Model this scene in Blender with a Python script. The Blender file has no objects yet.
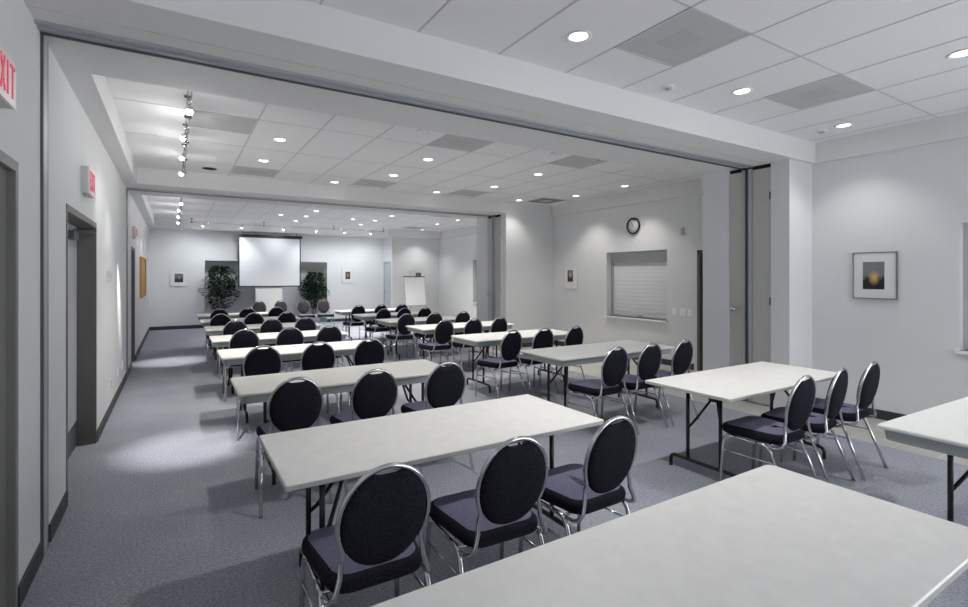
import bpy, math, random
from mathutils import Vector, Matrix
S = bpy.context.scene
COL = S.collection
PI = math.pi
random.seed(7)

# ------------------------------------------------------------------ camera, world, exposure
CAM_H, FPX, HORIZON, VPX = 1.61, 500.0, 276.0, 175.0
cam_d = bpy.data.cameras.new('camera')
cam_d.sensor_width = 36.0
cam_d.lens = FPX / 968.0 * 36.0
cam_d.shift_y = -(303.5 - HORIZON) / 968.0
cam_d.clip_start = 0.02
cam = bpy.data.objects.new('camera', cam_d); COL.objects.link(cam)
cam.location = (0, 0, CAM_H)
cam.rotation_euler = (PI / 2, 0, -math.atan((484.0 - VPX) / FPX))
S.camera = cam
w = bpy.data.worlds.new('world'); S.world = w; w.use_nodes = True
w.node_tree.nodes['Background'].inputs[0].default_value = (0.95, 0.975, 1, 1)
w.node_tree.nodes['Background'].inputs[1].default_value = 4.2
S.view_settings.view_transform = 'Standard'
S.view_settings.look = 'None'
S.view_settings.gamma = 1.0
S.view_settings.use_curve_mapping = False
S.view_settings.exposure = 0.2
S.cycles.max_bounces = 14
S.cycles.diffuse_bounces = 10
S.cycles.glossy_bounces = 5
S.cycles.use_denoising = True
S.cycles.sample_clamp_indirect = 6.0
S.cycles.caustics_reflective = False
S.cycles.caustics_refractive = False
DOWN_W, TRACK_W, WASH_W, SPILL_W, FLOOR_W, STREAK_W = 110.0, 24.0, 44.0, 3.0, 360.0, 330.0
LIGHT_COL = (1.0, 0.985, 0.96)
WARM = (1.0, 0.955, 0.90)

# ------------------------------------------------------------------ materials
def mat(name, col, rough=0.6, metal=0.0, bump=None, emit=None, noise=None, spec=0.5):
    m = bpy.data.materials.new(name); m.use_nodes = True
    nt = m.node_tree; b = nt.nodes['Principled BSDF']
    b.inputs['Base Color'].default_value = (*col, 1)
    b.inputs['Roughness'].default_value = rough
    b.inputs['Metallic'].default_value = metal
    b.inputs['Specular IOR Level'].default_value = spec
    tc = nt.nodes.new('ShaderNodeTexCoord')
    if noise:                                   # (scale, second colour, detail, low, high)
        n = nt.nodes.new('ShaderNodeTexNoise'); n.inputs['Scale'].default_value = noise[0]
        n.inputs['Detail'].default_value = noise[2]
        r = nt.nodes.new('ShaderNodeValToRGB')
        r.color_ramp.elements[0].position = noise[3]; r.color_ramp.elements[1].position = noise[4]
        r.color_ramp.elements[0].color = (*col, 1); r.color_ramp.elements[1].color = (*noise[1], 1)
        nt.links.new(tc.outputs['Object'], n.inputs['Vector'])
        nt.links.new(n.outputs['Fac'], r.inputs['Fac'])
        nt.links.new(r.outputs['Color'], b.inputs['Base Color'])
    if bump:                                    # (scale, strength)
        n = nt.nodes.new('ShaderNodeTexNoise'); n.inputs['Scale'].default_value = bump[0]
        n.inputs['Detail'].default_value = 4
        bp = nt.nodes.new('ShaderNodeBump'); bp.inputs['Strength'].default_value = bump[1]
        bp.inputs['Distance'].default_value = 0.004
        nt.links.new(tc.outputs['Object'], n.inputs['Vector'])
        nt.links.new(n.outputs['Fac'], bp.inputs['Height'])
        nt.links.new(bp.outputs['Normal'], b.inputs['Normal'])
    if emit:
        b.inputs['Emission Color'].default_value = (*emit[0], 1)
        b.inputs['Emission Strength'].default_value = emit[1]
    return m

M = {}
M['wall'] = mat('wall_paint', (0.70, 0.71, 0.72), 0.75, noise=(1.3, (0.73, 0.74, 0.75), 2, 0.3, 0.7), bump=(90, 0.08))
M['beam'] = mat('beam_paint', (0.74, 0.74, 0.74), 0.8, bump=(60, 0.05))
M['tile'] = mat('ceiling_panel', (0.84, 0.84, 0.855), 0.9, noise=(240, (0.79, 0.79, 0.805), 3, 0.45, 0.7), bump=(260, 0.2))
M['grid'] = mat('ceiling_grid_bars', (0.58, 0.58, 0.59), 0.5)
M['diffuser'] = mat('perforated_metal', (0.56, 0.56, 0.57), 0.6, noise=(300, (0.48, 0.48, 0.49), 2, 0.4, 0.6))
M['diffuser_dark'] = mat('perforated_core', (0.44, 0.44, 0.45), 0.6, noise=(120, (0.53, 0.53, 0.54), 2, 0.4, 0.6))
M['white'] = mat('white_enamel', (0.82, 0.82, 0.82), 0.4)
M['trimgrey'] = mat('door_frame_paint', (0.13, 0.127, 0.118), 0.5)
M['doorgrey'] = mat('door_paint', (0.20, 0.20, 0.19), 0.5)
M['doorlight'] = mat('pale_door_paint', (0.50, 0.52, 0.54), 0.5)
M['pocket'] = mat('pocket_panel', (0.50, 0.495, 0.475), 0.6, bump=(40, 0.05))
M['alu'] = mat('aluminium', (0.40, 0.43, 0.45), 0.45, 0.2)
M['aludark'] = mat('dark_aluminium', (0.10, 0.105, 0.115), 0.5, 0.3)
M['black'] = mat('black_plastic', (0.012, 0.012, 0.014), 0.45)
M['gap'] = mat('dark_gap', (0.01, 0.01, 0.01), 0.9)
M['base'] = mat('vinyl_baseboard', (0.035, 0.038, 0.045), 0.5)
M['legblack'] = mat('black_steel', (0.012, 0.012, 0.013), 0.35, 0.2)
M['lam'] = mat('white_laminate', (0.76, 0.75, 0.725), 0.42, noise=(14, (0.80, 0.79, 0.765), 4, 0.35, 0.65))
M['lamedge'] = mat('laminate_edge', (0.50, 0.50, 0.48), 0.5)
M['mold'] = mat('moulded_tabletop', (0.74, 0.75, 0.73), 0.45, noise=(30, (0.78, 0.79, 0.77), 3, 0.35, 0.65))
M['moldwarm'] = mat('moulded_tabletop_cream', (0.79, 0.78, 0.73), 0.45, noise=(30, (0.83, 0.82, 0.77), 3, 0.35, 0.65))
M['apron'] = mat('grey_moulded_apron', (0.36, 0.385, 0.375), 0.5)
M['chrome'] = mat('chrome', (0.62, 0.62, 0.64), 0.12, 1.0)
M['fab'] = mat('navy_fabric', (0.008, 0.008, 0.013), 0.9, noise=(160, (0.020, 0.019, 0.030), 2, 0.45, 0.62), spec=0.15)
M['fabfront'] = mat('speckled_fabric', (0.026, 0.023, 0.030), 0.9, noise=(70, (0.085, 0.075, 0.085), 2, 0.48, 0.62), spec=0.15)
M['seat'] = mat('purple_seat_fabric_lit', (0.12, 0.115, 0.18), 0.9, noise=(180, (0.18, 0.175, 0.255), 2, 0.4, 0.65), spec=0.15)  # seat fabric lightened on top only, light from above put into the colour
M['cork'] = mat('oak_and_cork', (0.42, 0.22, 0.06), 0.7, noise=(30, (0.55, 0.31, 0.10), 4, 0.4, 0.6))
M['leaf'] = mat('ficus_leaf', (0.008, 0.024, 0.016), 0.6, spec=0.2, noise=(6, (0.018, 0.055, 0.032), 2, 0.4, 0.6))
M['stem'] = mat('ficus_bark', (0.20, 0.15, 0.10), 0.8, noise=(40, (0.30, 0.24, 0.17), 3, 0.4, 0.6))
M['pot'] = mat('white_plant_pot', (0.62, 0.63, 0.64), 0.5)
M['soil'] = mat('soil', (0.03, 0.02, 0.015), 0.95)
M['screen'] = mat('screen_fabric', (0.86, 0.88, 0.90), 0.55)
M['paper'] = mat('flip_chart_paper', (0.86, 0.86, 0.85), 0.7)
M['matboard'] = mat('picture_mat', (0.74, 0.74, 0.74), 0.8)
M['framegrey'] = mat('picture_frame_metal', (0.20, 0.21, 0.20), 0.4, 0.4)
M['framepale'] = mat('pale_picture_frame', (0.66, 0.66, 0.65), 0.5)
M['shutter'] = mat('shutter_slat', (0.66, 0.68, 0.69), 0.65)
M['shutterhood'] = mat('shutter_hood', (0.46, 0.47, 0.48), 0.5)
M['plate'] = mat('switch_plate', (0.90, 0.90, 0.88), 0.4)
M['red'] = mat('exit_letter_red', (0.72, 0.10, 0.16), 0.5, emit=((1, 0.10, 0.18), 0.18))
M['exitface'] = mat('exit_panel', (0.82, 0.72, 0.72), 0.4)
M['exitbox'] = mat('exit_housing', (0.55, 0.57, 0.56), 0.5)
M['lens'] = mat('lit_lamp_lens', (1, 1, 1), 0.4, emit=((1, 0.99, 0.97), 9.0))
M['unlit'] = mat('unlit_lens', (0.80, 0.80, 0.80), 0.4)
M['bulb'] = mat('halogen_bulb', (1, 1, 1), 0.4, emit=((1, 0.97, 0.93), 16.0))
M['clockface'] = mat('clock_face', (0.80, 0.81, 0.82), 0.4)

def carpet_mat():
    m = bpy.data.materials.new('heathered_carpet'); m.use_nodes = True
    nt = m.node_tree; b = nt.nodes['Principled BSDF']; L = nt.links.new
    b.inputs['Roughness'].default_value = 0.95; b.inputs['Specular IOR Level'].default_value = 0.1
    tc = nt.nodes.new('ShaderNodeTexCoord')
    n1 = nt.nodes.new('ShaderNodeTexNoise'); n1.inputs['Scale'].default_value = 70; n1.inputs['Detail'].default_value = 5
    n1.inputs['Roughness'].default_value = 0.8
    r1 = nt.nodes.new('ShaderNodeValToRGB')
    e = r1.color_ramp.elements
    e[0].position = 0.34; e[0].color = (0.18, 0.187, 0.222, 1)
    e[1].position = 0.66; e[1].color = (0.46, 0.48, 0.54, 1)
    x = e.new(0.5); x.color = (0.30, 0.314, 0.36, 1)
    n2 = nt.nodes.new('ShaderNodeTexNoise'); n2.inputs['Scale'].default_value = 2.2; n2.inputs['Detail'].default_value = 3
    r2 = nt.nodes.new('ShaderNodeValToRGB')
    r2.color_ramp.elements[0].position = 0.3; r2.color_ramp.elements[0].color = (0.92, 0.92, 0.95, 1)
    r2.color_ramp.elements[1].position = 0.7; r2.color_ramp.elements[1].color = (1.06, 1.05, 1.02, 1)
    mx = nt.nodes.new('ShaderNodeMixRGB'); mx.blend_type = 'MULTIPLY'; mx.inputs[0].default_value = 1
    bp = nt.nodes.new('ShaderNodeBump'); bp.inputs['Strength'].default_value = 0.5; bp.inputs['Distance'].default_value = 0.004
    L(tc.outputs['Object'], n1.inputs['Vector']); L(tc.outputs['Object'], n2.inputs['Vector'])
    L(n1.outputs['Fac'], r1.inputs['Fac']); L(n2.outputs['Fac'], r2.inputs['Fac'])
    L(r1.outputs['Color'], mx.inputs[1]); L(r2.outputs['Color'], mx.inputs[2])
    L(mx.outputs['Color'], b.inputs['Base Color']); L(n1.outputs['Fac'], bp.inputs['Height']); L(bp.outputs['Normal'], b.inputs['Normal'])
    return m
M['carpet'] = carpet_mat()

def floor_tile_mat():
    m = bpy.data.materials.new('stone_floor_tile'); m.use_nodes = True
    nt = m.node_tree; b = nt.nodes['Principled BSDF']; L = nt.links.new
    b.inputs['Roughness'].default_value = 0.45
    tc = nt.nodes.new('ShaderNodeTexCoord')
    br = nt.nodes.new('ShaderNodeTexBrick'); br.offset = 0; br.squash = 1
    br.inputs['Color1'].default_value = (0.39, 0.39, 0.365, 1); br.inputs['Color2'].default_value = (0.45, 0.445, 0.415, 1)
    br.inputs['Mortar'].default_value = (0.50, 0.49, 0.45, 1)
    br.inputs['Scale'].default_value = 1.0; br.inputs['Mortar Size'].default_value = 0.006
    br.inputs['Brick Width'].default_value = 0.33; br.inputs['Row Height'].default_value = 0.33
    L(tc.outputs['Object'], br.inputs['Vector']); L(br.outputs['Color'], b.inputs['Base Color'])
    return m
M['floortile'] = floor_tile_mat()

def print_mat(name, sky, ground, glow, split, glow_at, glow_size):
    """a small photographic print: pale top, dark bottom with ragged edge, a glow spot (Generated coords, x=y axis)"""
    m = bpy.data.materials.new(name); m.use_nodes = True
    nt = m.node_tree; b = nt.nodes['Principled BSDF']; L = nt.links.new
    b.inputs['Roughness'].default_value = 0.35
    tc = nt.nodes.new('ShaderNodeTexCoord'); sp = nt.nodes.new('ShaderNodeSeparateXYZ')
    L(tc.outputs['UV'], sp.inputs[0])
    n = nt.nodes.new('ShaderNodeTexNoise'); n.inputs['Scale'].default_value = 9; n.inputs['Detail'].default_value = 5
    L(tc.outputs['UV'], n.inputs['Vector'])
    ad = nt.nodes.new('ShaderNodeMath'); ad.operation = 'MULTIPLY_ADD'; ad.inputs[1].default_value = 0.55; ad.inputs[2].default_value = -0.27
    L(n.outputs['Fac'], ad.inputs[0])
    s = nt.nodes.new('ShaderNodeMath'); s.operation = 'ADD'; L(sp.outputs['Y'], s.inputs[0]); L(ad.outputs[0], s.inputs[1])
    r = nt.nodes.new('ShaderNodeValToRGB'); e = r.color_ramp.elements
    e[0].position = split - 0.06; e[0].color = (*ground, 1); e[1].position = split + 0.1; e[1].color = (*sky, 1)
    L(s.outputs[0], r.inputs['Fac'])
    d = nt.nodes.new('ShaderNodeVectorMath'); d.operation = 'DISTANCE'; d.inputs[1].default_value = (*glow_at, 0)
    L(tc.outputs['UV'], d.inputs[0])
    g = nt.nodes.new('ShaderNodeValToRGB'); g.color_ramp.elements[0].color = (1, 1, 1, 1); g.color_ramp.elements[1].color = (0, 0, 0, 1)
    g.color_ramp.elements[1].position = glow_size
    L(d.outputs['Value'], g.inputs['Fac'])
    mx = nt.nodes.new('ShaderNodeMixRGB'); mx.inputs[2].default_value = (*glow, 1)
    L(g.outputs['Color'], mx.inputs[0]); L(r.outputs['Color'], mx.inputs[1])
    L(mx.outputs['Color'], b.inputs['Base Color'])
    return m
M['print_sunset'] = print_mat('print_sunset', (0.18, 0.20, 0.20), (0.010, 0.009, 0.012), (0.75, 0.45, 0.16), 0.42, (0.47, 0.42), 0.3)
M['print_grey'] = print_mat('print_grey', (0.14, 0.15, 0.15), (0.02, 0.02, 0.02), (0.25, 0.25, 0.24), 0.5, (0.55, 0.55), 0.3)
M['print_brown'] = print_mat('print_brown', (0.06, 0.03, 0.02), (0.025, 0.015, 0.012), (0.45, 0.25, 0.16), 0.5, (0.5, 0.5), 0.4)
M['print_portrait'] = print_mat('print_portrait', (0.16, 0.15, 0.17), (0.05, 0.03, 0.04), (0.55, 0.5, 0.5), 0.5, (0.45, 0.6), 0.35)
M['print_chart'] = print_mat('print_chart', (0.12, 0.12, 0.12), (0.04, 0.04, 0.04), (0.2, 0.2, 0.2), 0.5, (0.5, 0.5), 0.3)

# ------------------------------------------------------------------ mesh builder
class MB:
    def __init__(s): s.v = []; s.f = []; s.m = []; s.sm = []; s.uv = {}
    def add(s, vs, fs, mi=0, smooth=False):
        o = len(s.v); s.v += [tuple(p) for p in vs]
        for f in fs: s.f.append(tuple(i + o for i in f)); s.m.append(mi); s.sm.append(smooth)
    def box(s, a, b, mi=0):
        (x0, y0, z0), (x1, y1, z1) = [tuple(min(p, q) for p, q in zip(a, b)), tuple(max(p, q) for p, q in zip(a, b))]
        s.add([(x0, y0, z0), (x1, y0, z0), (x1, y1, z0), (x0, y1, z0), (x0, y0, z1), (x1, y0, z1), (x1, y1, z1), (x0, y1, z1)],
              [(0, 3, 2, 1), (4, 5, 6, 7), (0, 1, 5, 4), (1, 2, 6, 5), (2, 3, 7, 6), (3, 0, 4, 7)], mi)
        return s
    def rings(s, rs, cap0=True, cap1=True, mi=0, smooth=True, closed=False):
        n = len(rs[0]); vs = [p for r in rs for p in r]; fs = []
        R = len(rs)
        for k in range(R if closed else R - 1):
            k2 = (k + 1) % R
            for i in range(n):
                j = (i + 1) % n
                fs.append((k * n + i, k * n + j, k2 * n + j, k2 * n + i))
        s.add(vs, fs, mi, smooth)
        if not closed:
            o = len(s.v) - len(vs)
            if cap0: s.f.append(tuple(o + i for i in reversed(range(n)))); s.m.append(mi); s.sm.append(False)
            if cap1: s.f.append(tuple(o + (R - 1) * n + i for i in range(n))); s.m.append(mi); s.sm.append(False)
        return s
    def tube(s, pts, r, seg=8, closed=False, mi=0):
        P = [Vector(p) for p in pts]; n = len(P); rs = []
        up = None
        for i in range(n):
            a = P[i - 1] if (i > 0 or closed) else P[i]; b = P[(i + 1) % n] if (i < n - 1 or closed) else P[i]
            t = (b - a).normalized()
            if up is None:
                up = Vector((0, 0, 1)) if abs(t.z) < 0.9 else Vector((1, 0, 0))
            u = (up - t * up.dot(t))
            if u.length < 1e-5: u = t.orthogonal()
            u.normalize(); v = t.cross(u); up = u
            rs.append([P[i] + (u * math.cos(2 * PI * k / seg) + v * math.sin(2 * PI * k / seg)) * r for k in range(seg)])
        return s.rings(rs, closed=closed, mi=mi)
    def lathe(s, prof, c=(0, 0, 0), seg=20, axis='z', mi=0):
        rs = []
        for r, h in prof:
            ring = []
            for k in range(seg):
                a = 2 * PI * k / seg; p, q = r * math.cos(a), r * math.sin(a)
                if axis == 'z': ring.append((c[0] + p, c[1] + q, c[2] + h))
                elif axis == 'x': ring.append((c[0] + h, c[1] + p, c[2] + q))
                else: ring.append((c[0] + p, c[1] + h, c[2] + q))
            rs.append(ring)
        return s.rings(rs, mi=mi)
    def build(s, name, mats, parent=None, kind=None, uvplane=None, matrix=None):
        me = bpy.data.meshes.new(name)
        vs = s.v if matrix is None else [matrix @ Vector(p) for p in s.v]
        me.from_pydata([tuple(p) for p in vs], [], s.f)
        for m in (mats if isinstance(mats, (list, tuple)) else [mats]): me.materials.append(m if not isinstance(m, str) else M[m])
        me.polygons.foreach_set('material_index', s.m)
        me.polygons.foreach_set('use_smooth', s.sm)
        if uvplane:
            a, b = uvplane
            xs = [p[a] for p in vs]; ys = [p[b] for p in vs]
            uv = me.uv_layers.new(name='UVMap')
            for l in me.loops:
                p = me.vertices[l.vertex_index].co
                uv.data[l.index].uv = ((p[a] - min(xs)) / (max(xs) - min(xs) + 1e-9), (p[b] - min(ys)) / (max(ys) - min(ys) + 1e-9))
        me.update()
        import bmesh as _b
        bm = _b.new(); bm.from_mesh(me); _b.ops.recalc_face_normals(bm, faces=bm.faces); bm.to_mesh(me); bm.free()
        o = bpy.data.objects.new(name, me); COL.objects.link(o)
        if parent: o.parent = parent
        if kind: o['kind'] = kind
        return o

def tag(o, label, cat, group=None):
    o['label'] = label; o['category'] = cat
    if group: o['group'] = group
    return o
def thing(name, label, cat, loc=(0, 0, 0), rz=0, group=None):
    o = bpy.data.objects.new(name, None); o.empty_display_size = 0.1; COL.objects.link(o)
    o.location = loc; o.rotation_euler = (0, 0, rz)
    return tag(o, label, cat, group)
def dup(root, loc, rz, label, group=None):
    r = root.copy(); COL.objects.link(r); r.location = loc; r.rotation_euler = (0, 0, rz); r['label'] = label
    if group: r['group'] = group
    for ch in list(root.children):
        c = ch.copy(); COL.objects.link(c); c.parent = r
        for g in list(ch.children):
            d = g.copy(); COL.objects.link(d); d.parent = c
    return r
def struct(name, mb, mats, parent=None, **k):
    return mb.build(name, mats, parent, kind=None if parent else 'structure', **k)
def arc(c, r, a0, a1, n, fn):
    return [fn(c[0] + r * math.cos(a0 + (a1 - a0) * i / n), c[1] + r * math.sin(a0 + (a1 - a0) * i / n)) for i in range(n + 1)]
def round_rect(x0, y0, x1, y1, r, n=5):
    p = []
    for cx, cy, a in ((x1 - r, y1 - r, 0), (x0 + r, y1 - r, PI / 2), (x0 + r, y0 + r, PI), (x1 - r, y0 + r, 1.5 * PI)):
        for i in range(n + 1):
            t = a + PI / 2 * i / n; p.append((cx + r * math.cos(t), cy + r * math.sin(t)))
    return p

# ------------------------------------------------------------------ room shell
XL, XC, XR1, XR2, XR3 = -0.65, 6.22, 6.75, 7.57, 8.40
YB, Y0 = -3.6, 17.75             # behind the camera, back wall
ZS, ZC = 3.0, 3.25               # soffit, lay-in ceiling
T1Y, T2Y = (3.09, 4.35), (9.13, 10.40)

struct('floor', MB().box((XL - 0.9, YB - 0.2, -0.12), (5.72, Y0 + 0.9, 0)), 'carpet')
struct('floor', MB().box((5.72, YB - 0.2, -0.12), (XR3 + 0.3, Y0 + 0.9, 0)), 'floortile')

def wall_with_holes(axis, pos, t, a0, a1, z1, holes):
    """slab; holes (lo, hi, zlo, zhi) along the running axis"""
    mb = MB()
    def put(lo, hi, zl, zh):
        if hi - lo < 1e-4 or zh - zl < 1e-4: return
        if axis == 'x': mb.box((pos, lo, zl), (pos + t, hi, zh))
        else: mb.box((lo, pos, zl), (hi, pos + t, zh))
    c = a0
    for lo, hi, zl, zh in sorted(holes):
        put(c, lo, 0, z1); put(lo, hi, 0, zl); put(lo, hi, zh, z1); c = hi
    put(c, a1, 0, z1)
    return mb
# left wall
D1, D2, D3 = (2.15, 3.25, 0, 2.16), (4.52, 6.10, 0, 2.12), (10.62, 11.55, 0, 2.13)
struct('wall_left', wall_with_holes('x', XL, -0.2, YB, Y0 + 0.2, 3.5, [D1, D2, D3]), 'wall')
# right walls, returns and the columns that hold the folding partitions
W1 = (0.25, 1.77, 0.86, 2.15); W2 = (5.95, 7.44, 0.80, 2.09); W3 = (12.95, 14.30, 0.75, 2.14); D4 = (4.45, 5.34, 0, 2.05)
struct('wall_right', wall_with_holes('x', XR1, 0.22, -0.4, 3.15, 3.5, [W1]), 'wall')  # stops short behind the camera, unseen gap added to let sky light in
struct('wall_right', wall_with_holes('x', XR2, 0.22, 4.30, 9.14, 3.5, [W2, D4]), 'wall')
struct('wall_right', wall_with_holes('x', XR3, 0.22, 10.40, Y0 + 0.2, 3.5, [W3]), 'wall')
for k, (ya, yb, xo) in enumerate(((3.15, 4.30, XR2 + 0.22), (9.14, 10.40, XR3 + 0.22))):
    p0, p1 = ya + 0.22, ya + 0.77                     # pocket for the folded panels
    mb = MB().box((XC, ya, 0), (xo, p0, 3.5)).box((XC, p1, 0), (xo, yb, 3.5)).box((XC + 0.4, p0, 0), (xo, p1, 3.5)).box((XC, p0, ZS), (XC + 0.4, p1, 3.5))
    struct('wall_column', mb, 'wall')
# back wall with two alcoves and the pier between them
NL, NR = (0.79, 2.21, 0, 2.09), (3.04, 4.52, 0, 2.09)
struct('wall_back', wall_with_holes('y', Y0, 0.2, XL - 0.2, 6.55, 3.5, [NL, NR]), 'wall')
mb = MB()
for lo, hi, zl, zh in (NL, NR):
    mb.box((lo - 0.1, Y0 + 0.50, 0), (hi + 0.1, Y0 + 0.60, zh + 0.1))
    mb.box((lo - 0.1, Y0 + 0.2, 0), (lo, Y0 + 0.50, zh + 0.1)); mb.box((hi, Y0 + 0.2, 0), (hi + 0.1, Y0 + 0.50, zh + 0.1))
    mb.box((lo - 0.1, Y0 + 0.2, zh), (hi + 0.1, Y0 + 0.60, zh + 0.1))
struct('wall_alcove', mb, 'wall')
mb = MB(); lo, hi, _, zh = NR                          # sloping bulkhead under the right alcove's head
mb.add([(lo, Y0 + 0.02, zh), (hi, Y0 + 0.02, zh), (hi, Y0 + 0.49, zh), (lo, Y0 + 0.49, zh), (lo, Y0 + 0.49, 1.82), (hi, Y0 + 0.49, 1.82)],
       [(0, 1, 5, 4), (0, 4, 3), (1, 2, 5), (3, 4, 5, 2), (0, 3, 2, 1)])
struct('trim_1', mb, 'beam')
D5 = (16.93, 17.60, 0, 2.13)
struct('wall_side', wall_with_holes('x', 6.55, 0.2, 16.80, Y0 + 0.2, 3.5, [D5]), 'wall')
struct('wall_recess', MB().box((6.75, 16.80, 0), (XR3 + 0.22, 17.0, 3.5)), 'wall')

struct('wall_front', wall_with_holes('y', YB, -0.2, XL - 0.2, XR1 + 0.22, 3.5, [(3.0, 6.4, 0.5, 2.5)]), 'wall')  # unseen opening added so the sky fills the near bay
# ceiling of lay-in panels: panels and the bars between them, one object per bay
def ceiling(xa, xb, ya, yb, xo, yo):
    mb = MB().box((xa, ya, ZC), (xb, yb, ZC + 0.12), 0)
    x = xo
    while x < xb:
        if x > xa: mb.box((x - 0.007, ya, ZC - 0.003), (x + 0.007, yb, ZC + 0.001), 1)
        x += 0.645
    y = yo
    while y < yb:
        if y > ya: mb.box((xa, y - 0.007, ZC - 0.003), (xb, y + 0.007, ZC + 0.001), 1)
        y += 1.285
    return struct('ceiling', mb, ['tile', 'grid'])
ceiling(XL, XR1, YB, T1Y[0], 0.10 - 0.645, 1.93 - 1.285 * 5)
ceiling(XL, XR2, T1Y[1], T2Y[0], 0.10 - 0.645, 5.70 - 1.285)
ceiling(XL, XR3 + 0.2, T2Y[1], Y0, 0.10 - 0.645, 11.74 - 1.285)
# beams with soffits
struct('ceiling_beam', MB().box((XL, T1Y[0], ZS), (XC + 0.001, T1Y[1], 3.5)).box((XC, T1Y[0], ZS), (XR1, 3.15, 3.5)).box((XC, 4.30, ZS), (XR2, T1Y[1], 3.5)), 'beam')
struct('ceiling_beam', MB().box((XL, T2Y[0], ZS), (XC + 0.001, T2Y[1], 3.5)), 'beam')
struct('ceiling_beam', MB().box((XL, 17.0, ZS), (6.55, Y0, 3.5)).box((6.30, 16.55, ZS), (XR3, 16.80, 3.5)).box((6.30, 16.80, ZS), (6.55, 17.0, 3.5)), 'beam')
for ya, yb in ((YB, T1Y[0]), (T1Y[1], T2Y[0]), (T2Y[1], 17.0)):
    struct('ceiling_soffit', MB().box((XL, ya, ZS), (-0.49, yb, 3.5)), 'beam')
struct('ceiling_soffit', MB().box((XR1 - 0.05, YB, ZS), (XR1 + 0.01, T1Y[0], ZC)), 'beam')
struct('ceiling_soffit', MB().box((XR2 - 0.06, T1Y[1], ZS), (XR2 + 0.01, T2Y[0], ZC)), 'beam')
struct('ceiling_soffit', MB().box((XR3 - 0.05, T2Y[1], ZS), (XR3 + 0.01, 16.55, ZC)), 'beam')

# baseboards
def base(side, *boxes):
    mb = MB()
    for a, b in boxes: mb.box(a, b)
    return struct('baseboard_' + side, mb, 'base')
bt, bh = 0.012, 0.105
base('left', ((XL, YB, 0), (XL + bt, D1[0], bh)), ((XL, D1[1], 0), (XL + bt, 3.72, bh)), ((XL, 3.95, 0), (XL + bt, D2[0], bh)),
     ((XL, D2[1], 0), (XL + bt, 9.65, bh)), ((XL, 9.84, 0), (XL + bt, D3[0], bh)), ((XL, D3[1], 0), (XL + bt, Y0, bh)),
     ((XL - 0.03, D1[1] - bt, 0), (XL + bt, D1[1], bh)))
base('back', ((XL, Y0 - bt, 0), (NL[0], Y0, bh)), ((NL[1], Y0 - bt, 0), (NR[0], Y0, bh)), ((NR[1], Y0 - bt, 0), (6.55, Y0, bh)))
base('right', ((XR1 - bt, -0.4, 0), (XR1, 3.15, bh)), ((XC, 3.15 - bt, 0), (XR1, 3.15, bh)), ((XR2 - bt, D4[1] + 0.06, 0), (XR2, 9.14, bh)),
     ((XC, 9.14 - bt, 0), (XR2, 9.14, bh)), ((XR3 - bt, 10.4, 0), (XR3, 16.8, bh)), ((6.55, 16.8 - bt, 0), (XR3, 16.8, bh)))

# folding-partition tracks: wall channels on the left, rails in the beams, stacked panels on the right
for n, (ya, wy) in enumerate(((3.58, 3.735), (9.62, 9.66))):
    mb = MB().box((XL, wy, 0), (XL + 0.012, wy + 0.03, ZS), 1).box((XL, wy + 0.03, 0.0), (XL + 0.012, wy + 0.12, ZS), 0).box((XL, wy + 0.12, 0), (XL + 0.010, wy + 0.155, ZS), 1)
    struct('trim_%d' % (2 + n), mb, ['alu', 'aludark'])
    mb = MB().box((XL, ya, ZS - 0.014), (XC, ya + 0.03, ZS + 0.01), 0).box((XL, ya + 0.03, ZS - 0.006), (XC, ya + 0.075, ZS + 0.01), 1)
    mb.box((XL, ya + 0.075, ZS - 0.018), (XC, ya + 0.095, ZS + 0.01), 0).box((XL, ya + 0.095, ZS - 0.006), (XC, ya + 0.15, ZS + 0.01), 1).box((XL, ya + 0.15, ZS - 0.016), (XC, ya + 0.17, ZS + 0.01), 2)
    struct('trim_%d' % (4 + n), mb, ['alu', 'alu', 'aludark'])
    struct('trim_%d' % (6 + n), MB().box((XL, ya - 0.165, ZS - 0.003), (XC, ya - 0.157, ZS + 0.01)), 'grid')
    p0 = (3.37, 9.36)[n]; p1 = p0 + 0.55
    d = struct('door_%d' % (6 + n), MB().box((XC + 0.012, p0, 0.01), (XC + 0.05, p0 + 0.235, 2.95)), 'pocket')
    MB().box((XC + 0.012, p0 + 0.375, 0.01), (XC + 0.05, p1, 2.95)).build('leaf', 'pocket', d)
    e = MB().box((XC - 0.004, p0 + 0.24, 0.01), (XC + 0.06, p0 + 0.28, 2.97)).box((XC - 0.004, p0 + 0.33, 0.01), (XC + 0.06, p0 + 0.37, 2.97)).build('edge_profile', 'alu', d)
    MB().box((XC + 0.02, p0 + 0.28, 0.01), (XC + 0.05, p0 + 0.33, 2.97)).build('seal', 'aludark', e)
    MB().box((XC + 0.03, p0, 2.95), (XC + 0.06, p1, ZS)).build('head_gap_shade', 'gap', d)  # solid black strip stands in for the shade inside the open gap
    for hz in (0.4, 1.3, 2.6):
        MB().lathe([(0.009, -0.045), (0.009, 0.045)], (XC + 0.008, p0 + 0.012, hz), 8).build('hinge', 'aludark', d)
    MB().lathe([(0.008, 0.012), (0.008, -0.03), (0.030, -0.036), (0.036, -0.05), (0.026, -0.068), (0.004, -0.074)], (XC, p0 + 0.46, 1.18), 12, 'x').build('knob', 'chrome', d)

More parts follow.
